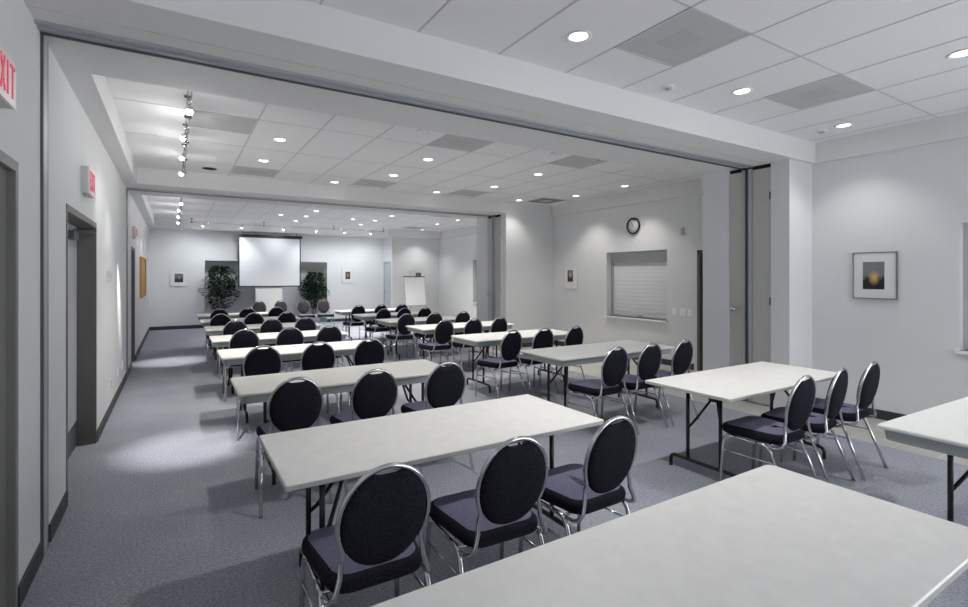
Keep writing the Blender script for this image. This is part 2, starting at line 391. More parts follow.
# doors in the left wall
def left_door(n, D, depth, panel, frame_m, closer=False):
    y0, y1, _, z1 = D
    f = 0.05
    mb = MB().box((XL - depth, y0, 0), (XL + 0.004, y0 + f, z1)).box((XL - depth, y1 - f, 0), (XL + 0.004, y1, z1)).box((XL - depth, y0 + f, z1 - f), (XL + 0.004, y1 - f, z1))
    d = struct('door_%d' % n, mb, frame_m)
    xp = XL - depth + 0.015
    MB().box((xp - 0.045, y0 + f, 0.008), (xp, y1 - f, z1 - f)).build('door_panel', panel, d)
    if closer:
        c = MB().box((xp, y1 - 0.62, z1 - 0.19), (xp + 0.055, y1 - 0.36, z1 - 0.12)).build('door_closer', 'aludark', d)
        MB().tube([(xp + 0.03, y1 - 0.45, z1 - 0.11), (xp + 0.16, y1 - 0.25, z1 - 0.10), (xp + 0.05, y1 - 0.1, z1 - 0.08)], 0.011).build('closer_arm', 'aludark', c)
        MB().box((xp, y0 + f + 0.02, 0.02), (xp + 0.004, y1 - f - 0.02, 0.25)).build('kick_plate', 'aludark', d)
        MB().tube([(xp, y0 + 0.12, 1.0), (xp + 0.05, y0 + 0.12, 1.0), (xp + 0.05, y0 + 0.24, 1.0)], 0.01).build('door_handle', 'chrome', d)
    return d
left_door(1, D1, 0.045, 'doorgrey', 'doorgrey')
left_door(2, D2, 0.155, 'doorlight', 'trimgrey', True)
left_door(3, D3, 0.12, 'doorgrey', 'trimgrey')
# door at the right of the clock wall and the pale door near the flip chart
y0, y1, _, z1 = D4
d = struct('door_4', MB().box((XR2 - 0.004, y1 - 0.05, 0), (XR2 + 0.14, y1, z1)).box((XR2 - 0.004, y0, 0), (XR2 + 0.14, y0 + 0.05, z1)).box((XR2 - 0.004, y0, z1 - 0.05), (XR2 + 0.14, y1, z1)), 'trimgrey')
MB().box((XR2 + 0.10, y0 + 0.05, 0.01), (XR2 + 0.14, y1 - 0.05, z1 - 0.05)).build('door_panel', 'doorgrey', d)
y0, y1, _, z1 = D5
d = struct('door_5', MB().box((6.54, y0, 0), (6.60, y0 + 0.035, z1)).box((6.54, y1 - 0.035, 0), (6.60, y1, z1)).box((6.54, y0, z1 - 0.035), (6.60, y1, z1)), 'shutterhood')
MB().box((6.57, y0 + 0.035, 0.01), (6.61, y1 - 0.035, z1 - 0.035)).build('door_panel', 'doorlight', d)
MB().lathe([(0.01, 0.0), (0.01, -0.03), (0.025, -0.04), (0.02, -0.06)], (6.57, y1 - 0.1, 1.0), 10, 'x').build('knob', 'chrome', d)

# serving hatches: rolling shutter in each opening, ledge below
def hatch(n, x, W, depth, hood=0.22):
    y0, y1, z0, z1 = W
    mb = MB().box((x - 0.045, y0 - 0.02, z0 - 0.035), (x + depth, y1 + 0.03, z0))
    wd = struct('window_%d' % n, mb, 'white')
    s = MB(); k = int((z1 - hood - z0) / 0.075); h = (z1 - hood - z0) / k
    for i in range(k):
        za = z0 + i * h
        rs = []
        for yy in (y0, y1):
            rs.append([(x + depth - 0.0015, yy, za), (x + depth - 0.003, yy, za + 0.006), (x + depth - 0.0045, yy, za + h * 0.55), (x + depth - 0.003, yy, za + h - 0.006), (x + depth - 0.0015, yy, za + h), (x + depth + 0.02, yy, za + h * 0.5)])
        s.rings(rs, smooth=False)
    s.build('rolling_shutter', 'shutter', wd)
    MB().box((x + depth - 0.03, y0, z1 - hood), (x + depth + 0.03, y1, z1)).build('shutter_hood', 'shutterhood', wd)
    MB().box((x + depth - 0.035, y1 - 0.04, z0), (x + depth + 0.0, y1, z1 - hood)).box((x + depth - 0.035, y0, z0), (x + depth, y0 + 0.04, z1 - hood)).build('guide_rail', 'shutterhood', wd)
    MB().box((x + depth - 0.04, (y0 + y1) / 2 - 0.05, z0 + 0.02), (x + depth - 0.01, (y0 + y1) / 2 + 0.05, z0 + 0.05)).build('lift_handle', 'alu', wd)
hatch(1, XR1, W1, 0.12); hatch(2, XR2, W2, 0.16); hatch(3, XR3, W3, 0.15)

# ------------------------------------------------------------------ ceiling fittings
def spot(name, loc, power, size, blend, rad, parent=None, aim=None, col=LIGHT_COL):
    l = bpy.data.lights.new(name, 'SPOT'); l.energy = power; l.spot_size = math.radians(size); l.spot_blend = blend
    l.shadow_soft_size = rad; l.color = col
    o = bpy.data.objects.new(name, l); COL.objects.link(o); o.location = loc
    if aim is not None: o.rotation_euler = (Vector(aim) - Vector(loc)).to_track_quat('-Z', 'Y').to_euler()
    if parent: o.parent = parent
    return o
ring = MB(); ring.lathe([(0.088, 0.0), (0.090, -0.006), (0.076, -0.010), (0.066, -0.003), (0.060, -0.0005)], (0, 0, 0), 24)
lens = MB(); lens.lathe([(0.061, -0.001), (0.058, -0.003), (0.03, -0.005), (0.002, -0.005)], (0, 0, 0), 20)
protos = {}
def downlight(x, y, label, group, lit=True, power=1.0, dz=ZC, col=None):
    t = downlight_at(x, y, label, group, lit, dz)
    if power != 1.0:
        for c in t.children:
            if c.type == 'LIGHT': c.data = c.data.copy(); c.data.energy = DOWN_W * power; c.data.color = col or LIGHT_COL
    return t
def downlight_at(x, y, label, group, lit, dz):
    if lit not in protos:
        t = thing('recessed_downlight', label, 'ceiling light', (x, y, dz), 0, group)
        ring.build('trim_ring', 'white', t); lens.build('lens', 'lens' if lit else 'unlit', t)
        if lit:
            l = bpy.data.lights.new('downlight_beam', 'SPOT'); l.energy = DOWN_W; l.spot_size = math.radians(106); l.spot_blend = 0.75
            l.shadow_soft_size = 0.035; l.color = LIGHT_COL
            o = bpy.data.objects.new('downlight_beam', l); COL.objects.link(o); o.location = (0, 0, -0.012); o.parent = t
        protos[lit] = t
        return t
    return dup(protos[lit], (x, y, dz), 0, label, group)
nth = ['first', 'second', 'third', 'fourth', 'fifth', 'sixth', 'seventh', 'eighth']
# near bay (behind the camera too)
g = 'downlights in the near ceiling bay'
for x, pw, lab in ((2.35, 1.45, 'lit round downlight beside the left ceiling vent of the near bay'), (4.28, 0.65, 'lit round downlight between the two square ceiling vents of the near bay'),
               (6.19, 0.32, 'lit round downlight nearest the framed sunset picture wall')):
    downlight(x, 2.57, lab, g, power=pw)
downlight(4.93, 1.28, 'lit round downlight cut off by the right edge of the photo', g, power=0.55)
for x, lab in ((2.40, 'unlit pale downlight close to the first beam at the middle bay left'), (4.34, 'unlit pale downlight close to the first beam at the middle bay centre'),
               (6.26, 'unlit pale downlight close to the first beam at the middle bay right')):
    downlight(x, 5.17, lab, 'unlit downlights along the first beam', lit=False)
g = 'downlights in the middle ceiling bay'
for k, (y, row) in enumerate(((6.40, 'front'), (7.70, 'middle'))):
    for i, x in enumerate((1.07, 3.03, 4.98, 6.97)):
        downlight(x, y, 'lit downlight, %s from the left in the %s row of the middle bay' % (nth[i], row), g, power=(1.4, 1.1, 0.95, 0.55)[i], col=WARM)
for i, x in enumerate((2.37, 4.35, 6.33)):
    downlight(x, 8.80, 'lit downlight, %s from the left in the row before the second beam' % nth[i], g, power=0.28, col=WARM)
g = 'downlights in the far ceiling bay'
for row, y, xs in (('first', 12.92, (3.03, 5.03, 7.07)), ('second', 14.25, (2.41, 3.06, 4.36, 5.03, 7.06)), ('third', 15.60, (3.05, 5.04))):
    for i, x in enumerate(xs):
        downlight(x, y, 'small lit downlight, %s from the left in the far bay, %s row back' % (nth[i], row), g)
downlight(7.45, 16.2, 'lit downlight closest above the flip chart', g, power=0.6)

# dark can, detectors
t = tag(MB().lathe([(0.10, 0), (0.10, -0.004), (0.09, -0.006), (0.002, -0.006)], (0.45, 8.70, ZC), 20).build('speaker_grille', 'gap'), 'black oval hole of a ceiling speaker beside the light track', 'ceiling speaker')
for x, y, lab in ((3.63, 2.84, 'small white smoke detector between vent and beam in near bay'), (6.2, 2.79, 'small white smoke detector next to the rightmost downlight of near bay'),
                  (5.05, 5.12, 'small sprinkler head right of the first vent past the first beam')):
    t = thing('smoke_detector', lab, 'detector', (x, y, ZC), 0, 'small round ceiling detectors')
    MB().lathe([(0.05, 0), (0.05, -0.012), (0.044, -0.016), (0.002, -0.016)], seg=16).build('base', 'white', t)
    MB().lathe([(0.03, -0.016), (0.026, -0.03), (0.002, -0.032)], seg=16).build('sensor_head', 'diffuser', t)

vent0 = None
def vent(x0, y0, x1, y1, label, group):
    global vent0
    c = ((x0 + x1) / 2, (y0 + y1) / 2, ZC)
    if vent0:
        return dup(vent0, c, 0, label, group)
    t = thing('ceiling_vent', label, 'air vent', c, 0, group); vent0 = t
    a = 0.31
    MB().box((-a, -a, -0.005), (a, a, 0)).build('perforated_panel', 'diffuser', t)
    f = MB()
    for s in (-1, 1): f.box((-a - 0.008, s * a - 0.008, -0.007), (a + 0.008, s * a + 0.008, 0)); f.box((s * a - 0.008, -a - 0.008, -0.007), (s * a + 0.008, a + 0.008, 0))
    f.build('frame', 'grid', t)
    MB().box((-0.12, -0.12, -0.0065), (0.12, 0.12, -0.004)).build('core', 'diffuser_dark', t)
    return t
g = 'square perforated ceiling vents'
vent(2.68, 1.93, 3.30, 2.54, 'large grey square ceiling vent at the top of the photo', g)
vent(4.60, 1.93, 5.22, 2.54, 'grey square ceiling vent nearer the framed sunset wall', g)
vent(0.10, 5.70, 0.745, 6.33, 'grey ceiling vent touching the light track in the middle bay', g)
vent(2.68, 5.08, 3.33, 5.70, 'grey ceiling vent just past the first beam, left of its row mate', g)
vent(4.615, 5.08, 5.26, 5.70, 'grey ceiling vent just past the first beam, right of its row mate', g)
vent(0.745, 8.25, 1.39, 8.87, 'grey ceiling vent by the second beam, nearest the left wall', g)
vent(2.68, 8.25, 3.33, 8.87, 'grey ceiling vent by the second beam, second from the left', g)
vent(4.615, 8.25, 5.26, 8.87, 'grey ceiling vent by the second beam, third from the left', g)
v = vent(6.55, 8.25, 7.195, 8.87, 'darker ceiling vent by the second beam, nearest the clock wall', g)
for c in v.children:
    if c.name.startswith('perforated'): c.data = c.data.copy(); c.data.materials[0] = M['doorgrey']
vent(5.9, 11.74, 6.55, 12.36, 'grey ceiling vent in the far bay just past the second beam', g)
vent(6.55, 15.4, 7.195, 16.0, 'grey ceiling vent in the far bay above the flip chart', g)

# cable track lights
def track(label, pts_nodes, heads, aims, axis, powers, spill, zt=3.06, col=LIGHT_COL):
    """two thin rails between standoffs; each head a lamp holder with its bulb"""
    t = thing('track_light', label, 'track light', (0, 0, 0), 0, 'cable track lights')
    a, b = pts_nodes[0], pts_nodes[-1]
    off = Vector((0.013, 0, 0)) if axis == 'y' else Vector((0, 0.013, 0))
    for s in (-1, 1):
        MB().tube([Vector((*a, zt)) + off * s, Vector((*b, zt)) + off * s], 0.005, 6).build('rail', 'chrome', t)
    for n in pts_nodes:
        MB().lathe([(0.03, 0.0), (0.03, -0.012), (0.008, -0.02), (0.008, zt - ZC + 0.012), (0.03, zt - ZC + 0.01), (0.03, zt - ZC - 0.012)], (*n, ZC), 10).build('standoff', 'aludark', t)
    for h, am, pw in zip(heads, aims, powers):
        zz = zt - 0.03
        dr = (Vector(am) - Vector((*h, zz))).normalized()
        p0 = Vector((*h, zz))
        hd = MB().tube([p0 + Vector((0, 0, 0.03)), p0, p0 + dr * 0.03], 0.011, 8)
        q = dr.orthogonal().normalized(); r2 = dr.cross(q)
        rs = []
        for rr, dd in ((0.012, 0.02), (0.024, 0.03), (0.032, 0.055)):
            c = p0 + dr * dd
            rs.append([c + (q * math.cos(2 * PI * k / 12) + r2 * math.sin(2 * PI * k / 12)) * rr for k in range(12)])
        hd.rings(rs, cap1=False)
        ho = hd.build('lamp_head', 'chrome', t)
        c = p0 + dr * 0.075
        MB().lathe([(0.002, -0.028), (0.020, -0.020), (0.028, 0), (0.020, 0.020), (0.002, 0.028)], c, 10).build('bulb', 'bulb', ho)
        pl = bpy.data.lights.new('bulb_spill', 'POINT'); pl.energy = spill; pl.shadow_soft_size = 0.026; pl.color = LIGHT_COL
        po = bpy.data.objects.new('bulb_spill', pl); COL.objects.link(po); po.location = p0 + dr * 0.13; po.parent = t
        spot('track_beam', p0 + dr * 0.13, pw[0], pw[1], 0.9, 0.025, t, am, col)
TX = 0.10
hy = (4.75, 5.75, 6.70, 7.75)
track('cable track light along the left wall in the middle bay', [(TX, 4.45), (TX, 5.30), (TX, 6.30), (TX, 7.25), (TX, 8.2)], [(TX, y) for y in hy],
      [(0.12, 5.48, 0), (-0.65, 6.7, 1.9), (-0.65, 7.3, 1.5), (-0.65, 8.40, 1.3)], 'y', [(FLOOR_W, 27), (TRACK_W, 70), (TRACK_W, 60), (STREAK_W, 17)], SPILL_W)
hy = (10.9, 12.1, 13.4, 15.0)
track('cable track light along the left wall in the far bay', [(TX, 10.6), (TX, 11.6), (TX, 12.8), (TX, 14.2), (TX, 15.4)], [(TX, y) for y in hy],
      [(-0.05, 11.1, 0), (-0.65, 12.6, 1.6), (-0.65, 13.9, 1.6), (-0.65, 15.8, 1.6)], 'y', [(FLOOR_W, 30), (TRACK_W, 60), (TRACK_W, 70), (TRACK_W, 70)], SPILL_W)
hx = (0.70, 1.70, 2.87, 3.85, 4.76, 5.65)
track('cable track light across the far bay in front of the screen', [(0.4, 16.45), (2.3, 16.45), (4.4, 16.45), (6.1, 16.45)], [(x, 16.45) for x in hx],
      [(0.2, 17.75, 1.3), (1.2, 17.75, 1.0), (2.6, 17.22, 1.7), (4.1, 17.75, 1.0), (5.2, 17.75, 1.2), (6.0, 17.75, 1.2)], 'x',
      [(WASH_W, 110), (WASH_W, 110), (WASH_W * 0.35, 130), (WASH_W, 110), (WASH_W, 110), (WASH_W, 110)], SPILL_W * 0.2, zt=3.14, col=(0.92, 0.965, 1.0))

# ------------------------------------------------------------------ chairs
def chair_proto(name, label, cat='chair', group=None):
    t = thing(name, label, cat, (0, 0, 0), 0, group)
    # seat: rounded trapezoid cushion, one fabric painted purple on top, darker on boxing, as lit from above
    def outline(inset, n=6):
        pts = []
        fw, rw, fy, ry, r = 0.222 - inset, 0.190 - inset, 0.235 - inset, -0.205 + inset, 0.075
        for cx, cy, a in ((fw - r, fy - r, 0), (-fw + r, fy - r, PI / 2), (-rw + r, ry + r, PI), (rw - r, ry + r, 1.5 * PI)):
            for i in range(n + 1):
                th = a + PI / 2 * i / n; pts.append((cx + r * math.cos(th), cy + r * math.sin(th)))
        return pts
    mb = MB()
    prof = [(0.012, 0.422), (0.0, 0.432), (-0.004, 0.455), (0.0, 0.478), (0.012, 0.489), (0.018, 0.4915)]
    mb.rings([[(x, y, z) for x, y in outline(i)] for i, z in prof], cap1=False, mi=0)
    top = [(0.018, 0.4915), (0.035, 0.495), (0.09, 0.499), (0.15, 0.501)]
    mb.rings([[(x, y, z) for x, y in outline(i)] for i, z in top], cap0=False, mi=1)
    mb.build('seat', ['fab', 'seat'], t)
    # backrest pad: tilted oval with a hand notch at its top
    A, B, zc = 0.165, 0.196, 0.703
    tilt = math.radians(11)
    def plane(u, v, d):                           # u across, v up the back, d normal (towards the front)
        return (u, -0.245 - v * math.sin(tilt) + d * math.cos(tilt), zc + v * math.cos(tilt) + d * math.sin(tilt))
    def oval(k, ww=0.0):
        pts = []
        for i in range(36):
            th = 2 * PI * i / 36; c, s_ = math.cos(th), math.sin(th)
            u = A * math.copysign(abs(c) ** 0.92, c); v = B * math.copysign(abs(s_) ** 0.92, s_)
            if s_ > 0: v -= 0.020 * max(0.0, 1 - (u / 0.06) ** 2) ** 0.5 if abs(u) < 0.06 else 0
            pts.append((u * k, v * k))
        return pts
    mb = MB()
    mb.rings([[plane(u, v, d) for u, v in oval(k)] for k, d in ((0.45, -0.027), (0.8, -0.024), (0.94, -0.016), (1.0, -0.004), (1.0, 0.004))], cap1=False, mi=0)
    mb.rings([[plane(u, v, d) for u, v in oval(k)] for k, d in ((1.0, 0.004), (0.94, 0.018), (0.8, 0.030), (0.45, 0.036))], cap0=False, mi=1)
    mb.build('backrest', ['fab', 'fabfront'], t)
    # back frame: chrome hoop that runs down the sides and curls forward to the seat
    ho = []
    AO, BO = A + 0.011, B + 0.012
    for i in range(29):
        th = -0.55 + (PI + 1.10) * i / 28
        ho.append(plane(AO * math.cos(th), BO * math.sin(th), 0))
    def tail(s):
        e = plane(AO * math.cos(-0.55), BO * math.sin(-0.55), 0)
        return [(s * 0.158, e[1] + 0.006, 0.560), (s * 0.163, -0.222, 0.505), (s * 0.181, -0.232, 0.452), (s * 0.196, -0.222, 0.425), (s * 0.203, -0.185, 0.408), (s * 0.205, -0.13, 0.405)]
    MB().tube(list(reversed(tail(1))) + ho + tail(-1), 0.0105, 8).build('back_frame', 'chrome', t)
    # seat frame rails and legs
    sf = MB()
    for s in (-1, 1): sf.tube([(s * 0.205, -0.14, 0.405), (s * 0.208, 0.15, 0.412)], 0.0105, 8)
    sf.tube([(-0.205, -0.12, 0.41), (0.205, -0.12, 0.41)], 0.009, 6); sf.tube([(-0.205, 0.14, 0.415), (0.205, 0.14, 0.415)], 0.009, 6)
    sf.build('seat_frame', 'chrome', t)
    for s in (-1, 1):
        MB().tube([(s * 0.208, 0.13, 0.412), (s * 0.209, 0.175, 0.407), (s * 0.211, 0.195, 0.385), (s * 0.213, 0.202, 0.35), (s * 0.222, 0.225, 0.0)], 0.0115, 8).build('leg', 'chrome', t)
        MB().tube([(s * 0.207, -0.04, 0.412), (s * 0.209, -0.09, 0.412), (s * 0.211, -0.125, 0.40), (s * 0.213, -0.15, 0.37), (s * 0.218, -0.19, 0.27), (s * 0.228, -0.295, 0.0)], 0.0115, 8).build('leg', 'chrome', t)
    for s in (-1, 1):
        MB().tube([(s * 0.216, 0.206, 0.29), (s * 0.216, -0.178, 0.30)], 0.007, 6).build('stretcher', 'chrome', t)
    return t
HOOP = 0.285                                      # hoop top lies this far behind the chair origin
LX = [[0.68, 1.275, 1.86], [0.73, 1.28, 1.885], [0.77, 1.30, 1.88], [0.78, 1.36, 1.89], [0.82, 1.34, 1.90], [0.73, 1.28, 1.86], [0.81, 1.37, 1.94]]
LY = [1.76, 3.60, 5.43, 7.2, 8.8, 10.4, 12.1]
RX = [[3.76, 4.27, 4.83], [3.71, 4.22, 4.75], [3.67, 4.21, 4.75], [3.65, 4.20, 4.71], [3.66, 4.24, 4.86], [3.77, 4.25, 4.75], [3.72, 4.29, 4.84]]
RY = [1.79, 3.50, 5.27, 7.12, 8.65, 10.2, 11.75]
ch0 = None
for side, XS, YS in (('left', LX, LY), ('right', RX, RY)):
    for r, (xs, y) in enumerate(zip(XS, YS)):
        for i, x in enumerate(xs):
            lab = '%s round-backed chair at the %s table of the %s column from the camera' % (('leftmost', 'middle', 'rightmost')[i], nth[r + 1], side)
            grp = 'round-backed chairs in the %s column' % side
            rz = math.radians(random.uniform(-4, 4) + (4 if side == 'right' else 0))
            loc = (x, y + HOOP, 0)
            if ch0 is None:
                ch0 = chair_proto('banquet_chair', lab, 'chair', grp); ch0.location = loc; ch0.rotation_euler = (0, 0, rz)
            else: dup(ch0, loc, rz, lab, grp)
for i, x in enumerate((2.0, 2.6, 3.22, 3.77)):
    dup(ch0, (x, 15.3 - HOOP, 0), PI + math.radians((-3, 4, 2, -3)[i]),
        '%s of the four round-backed chairs facing the room below the screen' % ('leftmost', 'second from left', 'third from left', 'rightmost')[i], 'chairs facing the room below the screen')

# ------------------------------------------------------------------ tables
def legs(t, L, Wd, ztop, inset):
    for s in (-1, 1):
        x = s * (L / 2 - inset)
        for q in (-1, 1):
            MB().tube([(x, q * 0.145, ztop), (x, q * 0.145, 0.10)], 0.0145, 8).build('leg', 'legblack', t)
        hw = min(0.31, Wd / 2 - 0.06)
        MB().tube([(x, -hw, 0.0), (x, -hw, 0.065), (x, -hw + 0.012, 0.09), (x, -hw + 0.04, 0.10), (x, hw - 0.04, 0.10), (x, hw - 0.012, 0.09), (x, hw, 0.065), (x, hw, 0.0)], 0.0155, 8).build('foot_bar', 'legblack', t)
        MB().box((x - 0.03, -0.25, ztop - 0.03), (x + 0.03, 0.25, ztop)).build('crossbar', 'legblack', t)
        b = MB(); xi = x - s * 0.15
        for q in (-1, 1): b.tube([(x, q * 0.145, 0.36), (x - s * 0.04, q * 0.125, 0.40), (xi + s * 0.02, q * 0.035, 0.58), (xi, q * 0.02, 0.60)], 0.011, 6)
        b.tube([(xi, -0.045, 0.60), (xi, 0.045, 0.60)], 0.024, 8); b.box((xi - 0.06, -0.09, ztop - 0.012), (xi + 0.06, 0.09, ztop))
        b.tube([(xi, 0, 0.60), (xi - s * 0.04, 0, ztop)], 0.012, 6)
        b.build('brace', 'legblack', t)
def table_thin(label, L, Wd, topm, H=0.737, r=0.010, inset=0.25):
    t = thing('folding_table', label, 'table', group='folding tables')
    mb = MB(); o = round_rect(-L / 2, -Wd / 2, L / 2, Wd / 2, r)
    o2 = round_rect(-L / 2 + 0.004, -Wd / 2 + 0.004, L / 2 - 0.004, Wd / 2 - 0.004, r - 0.003)
    mb.rings([[(x, y, H - 0.028) for x, y in o2], [(x, y, H - 0.024) for x, y in o], [(x, y, H - 0.005) for x, y in o]], cap1=False, mi=1, smooth=False)
    mb.rings([[(x, y, H - 0.005) for x, y in o], [(x, y, H) for x, y in o2]], cap0=False, mi=0, smooth=False)
    mb.build('tabletop', [topm, 'lamedge'], t)
    legs(t, L, Wd, H - 0.028, inset)
    return t
def table_apron(label, L, Wd, topm, H=0.737, inset=0.25):
    t = thing('folding_table', label, 'table', group='folding tables')
    o = round_rect(-L / 2, -Wd / 2, L / 2, Wd / 2, 0.03); o2 = round_rect(-L / 2 + 0.006, -Wd / 2 + 0.006, L / 2 - 0.006, Wd / 2 - 0.006, 0.026)
    mb = MB(); mb.rings([[(x, y, H - 0.022) for x, y in o2], [(x, y, H - 0.016) for x, y in o], [(x, y, H - 0.006) for x, y in o], [(x, y, H) for x, y in o2]], smooth=False)
    mb.build('tabletop', topm, t)
    a = round_rect(-L / 2 + 0.018, -Wd / 2 + 0.018, L / 2 - 0.018, Wd / 2 - 0.018, 0.05); b = round_rect(-L / 2 + 0.026, -Wd / 2 + 0.026, L / 2 - 0.026, Wd / 2 - 0.026, 0.05)
    c = round_rect(-L / 2 + 0.036, -Wd / 2 + 0.036, L / 2 - 0.036, Wd / 2 - 0.036, 0.045); d = round_rect(-L / 2 + 0.030, -Wd / 2 + 0.030, L / 2 - 0.030, Wd / 2 - 0.030, 0.045)
    mb = MB(); mb.rings([[(x, y, H - 0.020) for x, y in d], [(x, y, H - 0.020) for x, y in a], [(x, y, H - 0.085) for x, y in b], [(x, y, H - 0.085) for x, y in c]], closed=True, smooth=False)
    mb.build('apron', 'apron', t)
    legs(t, L, Wd, H - 0.022, inset)
    return t
def place(t, x0, y0, L, Wd, rz=0):
    t.location = (x0 + L / 2, y0 + Wd / 2, 0); t.rotation_euler = (0, 0, math.radians(rz)); return t
W_ = 0.76
place(table_thin('largest white folding table across the bottom foreground', 1.95, W_, 'lam', r=0.03), 0.40, 0.525, 1.95, W_)
place(table_thin('white laminate folding table second from the camera, left column', 1.83, 0.78, 'lam', inset=0.21), 0.39, 2.20, 1.83, 0.78)
place(table_thin('white folding table with black legs before the partition column', 1.76, W_, 'lam'), 3.35, 2.10, 1.76, W_)
place(table_apron('white table with grey apron cut off by the photo right edge', 1.83, W_, 'mold', inset=0.33), 3.50, 0.50, 1.83, W_, -2.2)
lt = place(table_apron('cream folding table with grey apron, third from the camera, left column', 1.83, 0.72, 'moldwarm'), 0.40, 4.08, 1.83, 0.72)
for k, y in enumerate((5.95, 7.55, 9.15, 10.80, 12.45)):
    dup(lt, (0.42 + 0.915, y + W_ / 2, 0), 0, 'white apron table, %s from the camera in the left column' % nth[3 + k])
rt = place(table_apron('greyish folding table with angled apron, third from the camera, right column', 1.83, W_, 'mold'), 3.44, 4.02, 1.83, W_)
for k, y in enumerate((5.75, 7.45, 9.0, 10.55, 12.1)):
    dup(rt, (3.44 + 0.915, y + W_ / 2, 0), 0, 'white apron table, %s from the camera in the right column' % nth[3 + k])

# ------------------------------------------------------------------ things on the walls
def exit_sign(y0, y1, z0, z1, label, depth=0.055):
    t = thing('exit_sign', label, 'exit sign', (XL, (y0 + y1) / 2, z0), 0, 'exit signs on the left wall')
    h = (y1 - y0) / 2; H = z1 - z0
    MB().box((0, -h, 0), (depth - 0.012, h, H)).build('housing', 'exitbox', t)
    f = MB().box((depth - 0.012, -h, 0), (depth, h, H)).build('face_panel', 'exitface', t)
    mb = MB(); th = 0.0035; x0_, x1_ = depth - 0.001, depth + th
    zb, zt = H * 0.16, H * 0.86; lw = (2 * h * 0.88) / 4; st = lw * 0.2
    def stroke(p, q, wd=st):
        (a, b), (c, d) = p, q; dx, dy = c - a, d - b; l = math.hypot(dx, dy); nx, ny = -dy / l * wd / 2, dx / l * wd / 2
        mb.rings([[(x0_, a + nx, b + ny), (x0_, a - nx, b - ny), (x0_, c - nx, d - ny), (x0_, c + nx, d + ny)], [(x1_, a + nx, b + ny), (x1_, a - nx, b - ny), (x1_, c - nx, d - ny), (x1_, c + nx, d + ny)]], smooth=False)
    # seen from +X with +Y to the right
    c0 = -h * 0.88
    e0, e1 = c0 + lw * 0.12, c0 + lw * 0.85
    stroke((e0 + st / 2, zb), (e0 + st / 2, zt))
    for z in (zb + st / 2, (zb + zt) / 2, zt - st / 2): stroke((e0, z), (e1, z))
    c0 += lw; stroke((c0 + lw * 0.12, zb), (c0 + lw * 0.9, zt)); stroke((c0 + lw * 0.12, zt), (c0 + lw * 0.9, zb))
    c0 += lw; stroke((c0 + lw * 0.5, zb), (c0 + lw * 0.5, zt))
    c0 += lw; stroke((c0 + lw * 0.5, zb), (c0 + lw * 0.5, zt)); stroke((c0 + lw * 0.06, zt - st / 2), (c0 + lw * 0.94, zt - st / 2))
    mb.build('lettering', 'red', f)
    MB().box((0.01, -h * 0.5, -0.02), (depth - 0.03, -h * 0.1, 0)).build('test_switch_box', 'exitbox', t)
exit_sign(2.62, 2.95, 2.34, 2.54, 'exit sign nearest the camera, cut off by the left photo edge')
exit_sign(5.18, 5.52, 2.29, 2.51, 'exit sign with red letters above the recessed double door')
exit_sign(10.9, 11.25, 2.30, 2.50, 'small exit sign above the far left-wall door')

def picture(label, wall, pos, a, b, z0, z1, pr, pa, pb, pz0, pz1, framem, fw=0.012, dp=0.03):
    """wall 'x' (facing -x at pos) or 'y' (facing -y at pos)"""
    t = thing('framed_picture', label, 'picture', (pos, (a + b) / 2, z0) if wall == 'x' else ((a + b) / 2, pos, z0), 0)
    c = (a + b) / 2
    def bx(lo, hi, zl, zh, d0, d1):
        if wall == 'x': return MB().box((-d1, lo - c, zl - z0), (-d0, hi - c, zh - z0))
        return MB().box((lo - c, -d1, zl - z0), (hi - c, -d0, zh - z0))
    f = MB()
    for q in ((a, b, z0, z0 + fw), (a, b, z1 - fw, z1), (a, a + fw, z0 + fw, z1 - fw), (b - fw, b, z0 + fw, z1 - fw)):
        k = bx(*q, 0.0, dp); f.add(k.v, k.f)
    f.build('frame', framem, t)
    bx(a + fw, b - fw, z0 + fw, z1 - fw, 0.004, dp - 0.008).build('mat_board', 'matboard', t)
    bx(pa, pb, pz0, pz1, dp - 0.010, dp - 0.006).build('print', pr, t, uvplane=(1, 2) if wall == 'x' else (0, 2))
picture('framed sunset photograph with white mat on the near right wall', 'x', XR1, 2.28, 2.70, 1.35, 1.88, 'print_sunset', 2.395, 2.60, 1.46, 1.77, 'framegrey', 0.010)
picture('framed picture in white mat left of the serving hatch', 'x', XR2, 8.30, 8.72, 1.33, 1.86, 'print_portrait', 8.44, 8.62, 1.48, 1.74, 'framepale')
picture('framed dark picture on the back wall left of the left alcove', 'y', Y0, -0.13, 0.33, 1.30, 1.80, 'print_grey', -0.01, 0.21, 1.42, 1.68, 'framepale', 0.02)
picture('framed brown picture on the back wall right of the right alcove', 'y', Y0, 5.03, 5.45, 1.36, 1.90, 'print_brown', 5.16, 5.33, 1.50, 1.76, 'framepale', 0.02)
picture('thin-framed picture partly hidden behind the flip chart', 'y', 16.80, 7.25, 7.80, 1.45, 1.82, 'print_chart', 7.45, 7.66, 1.50, 1.73, 'framepale', 0.015)

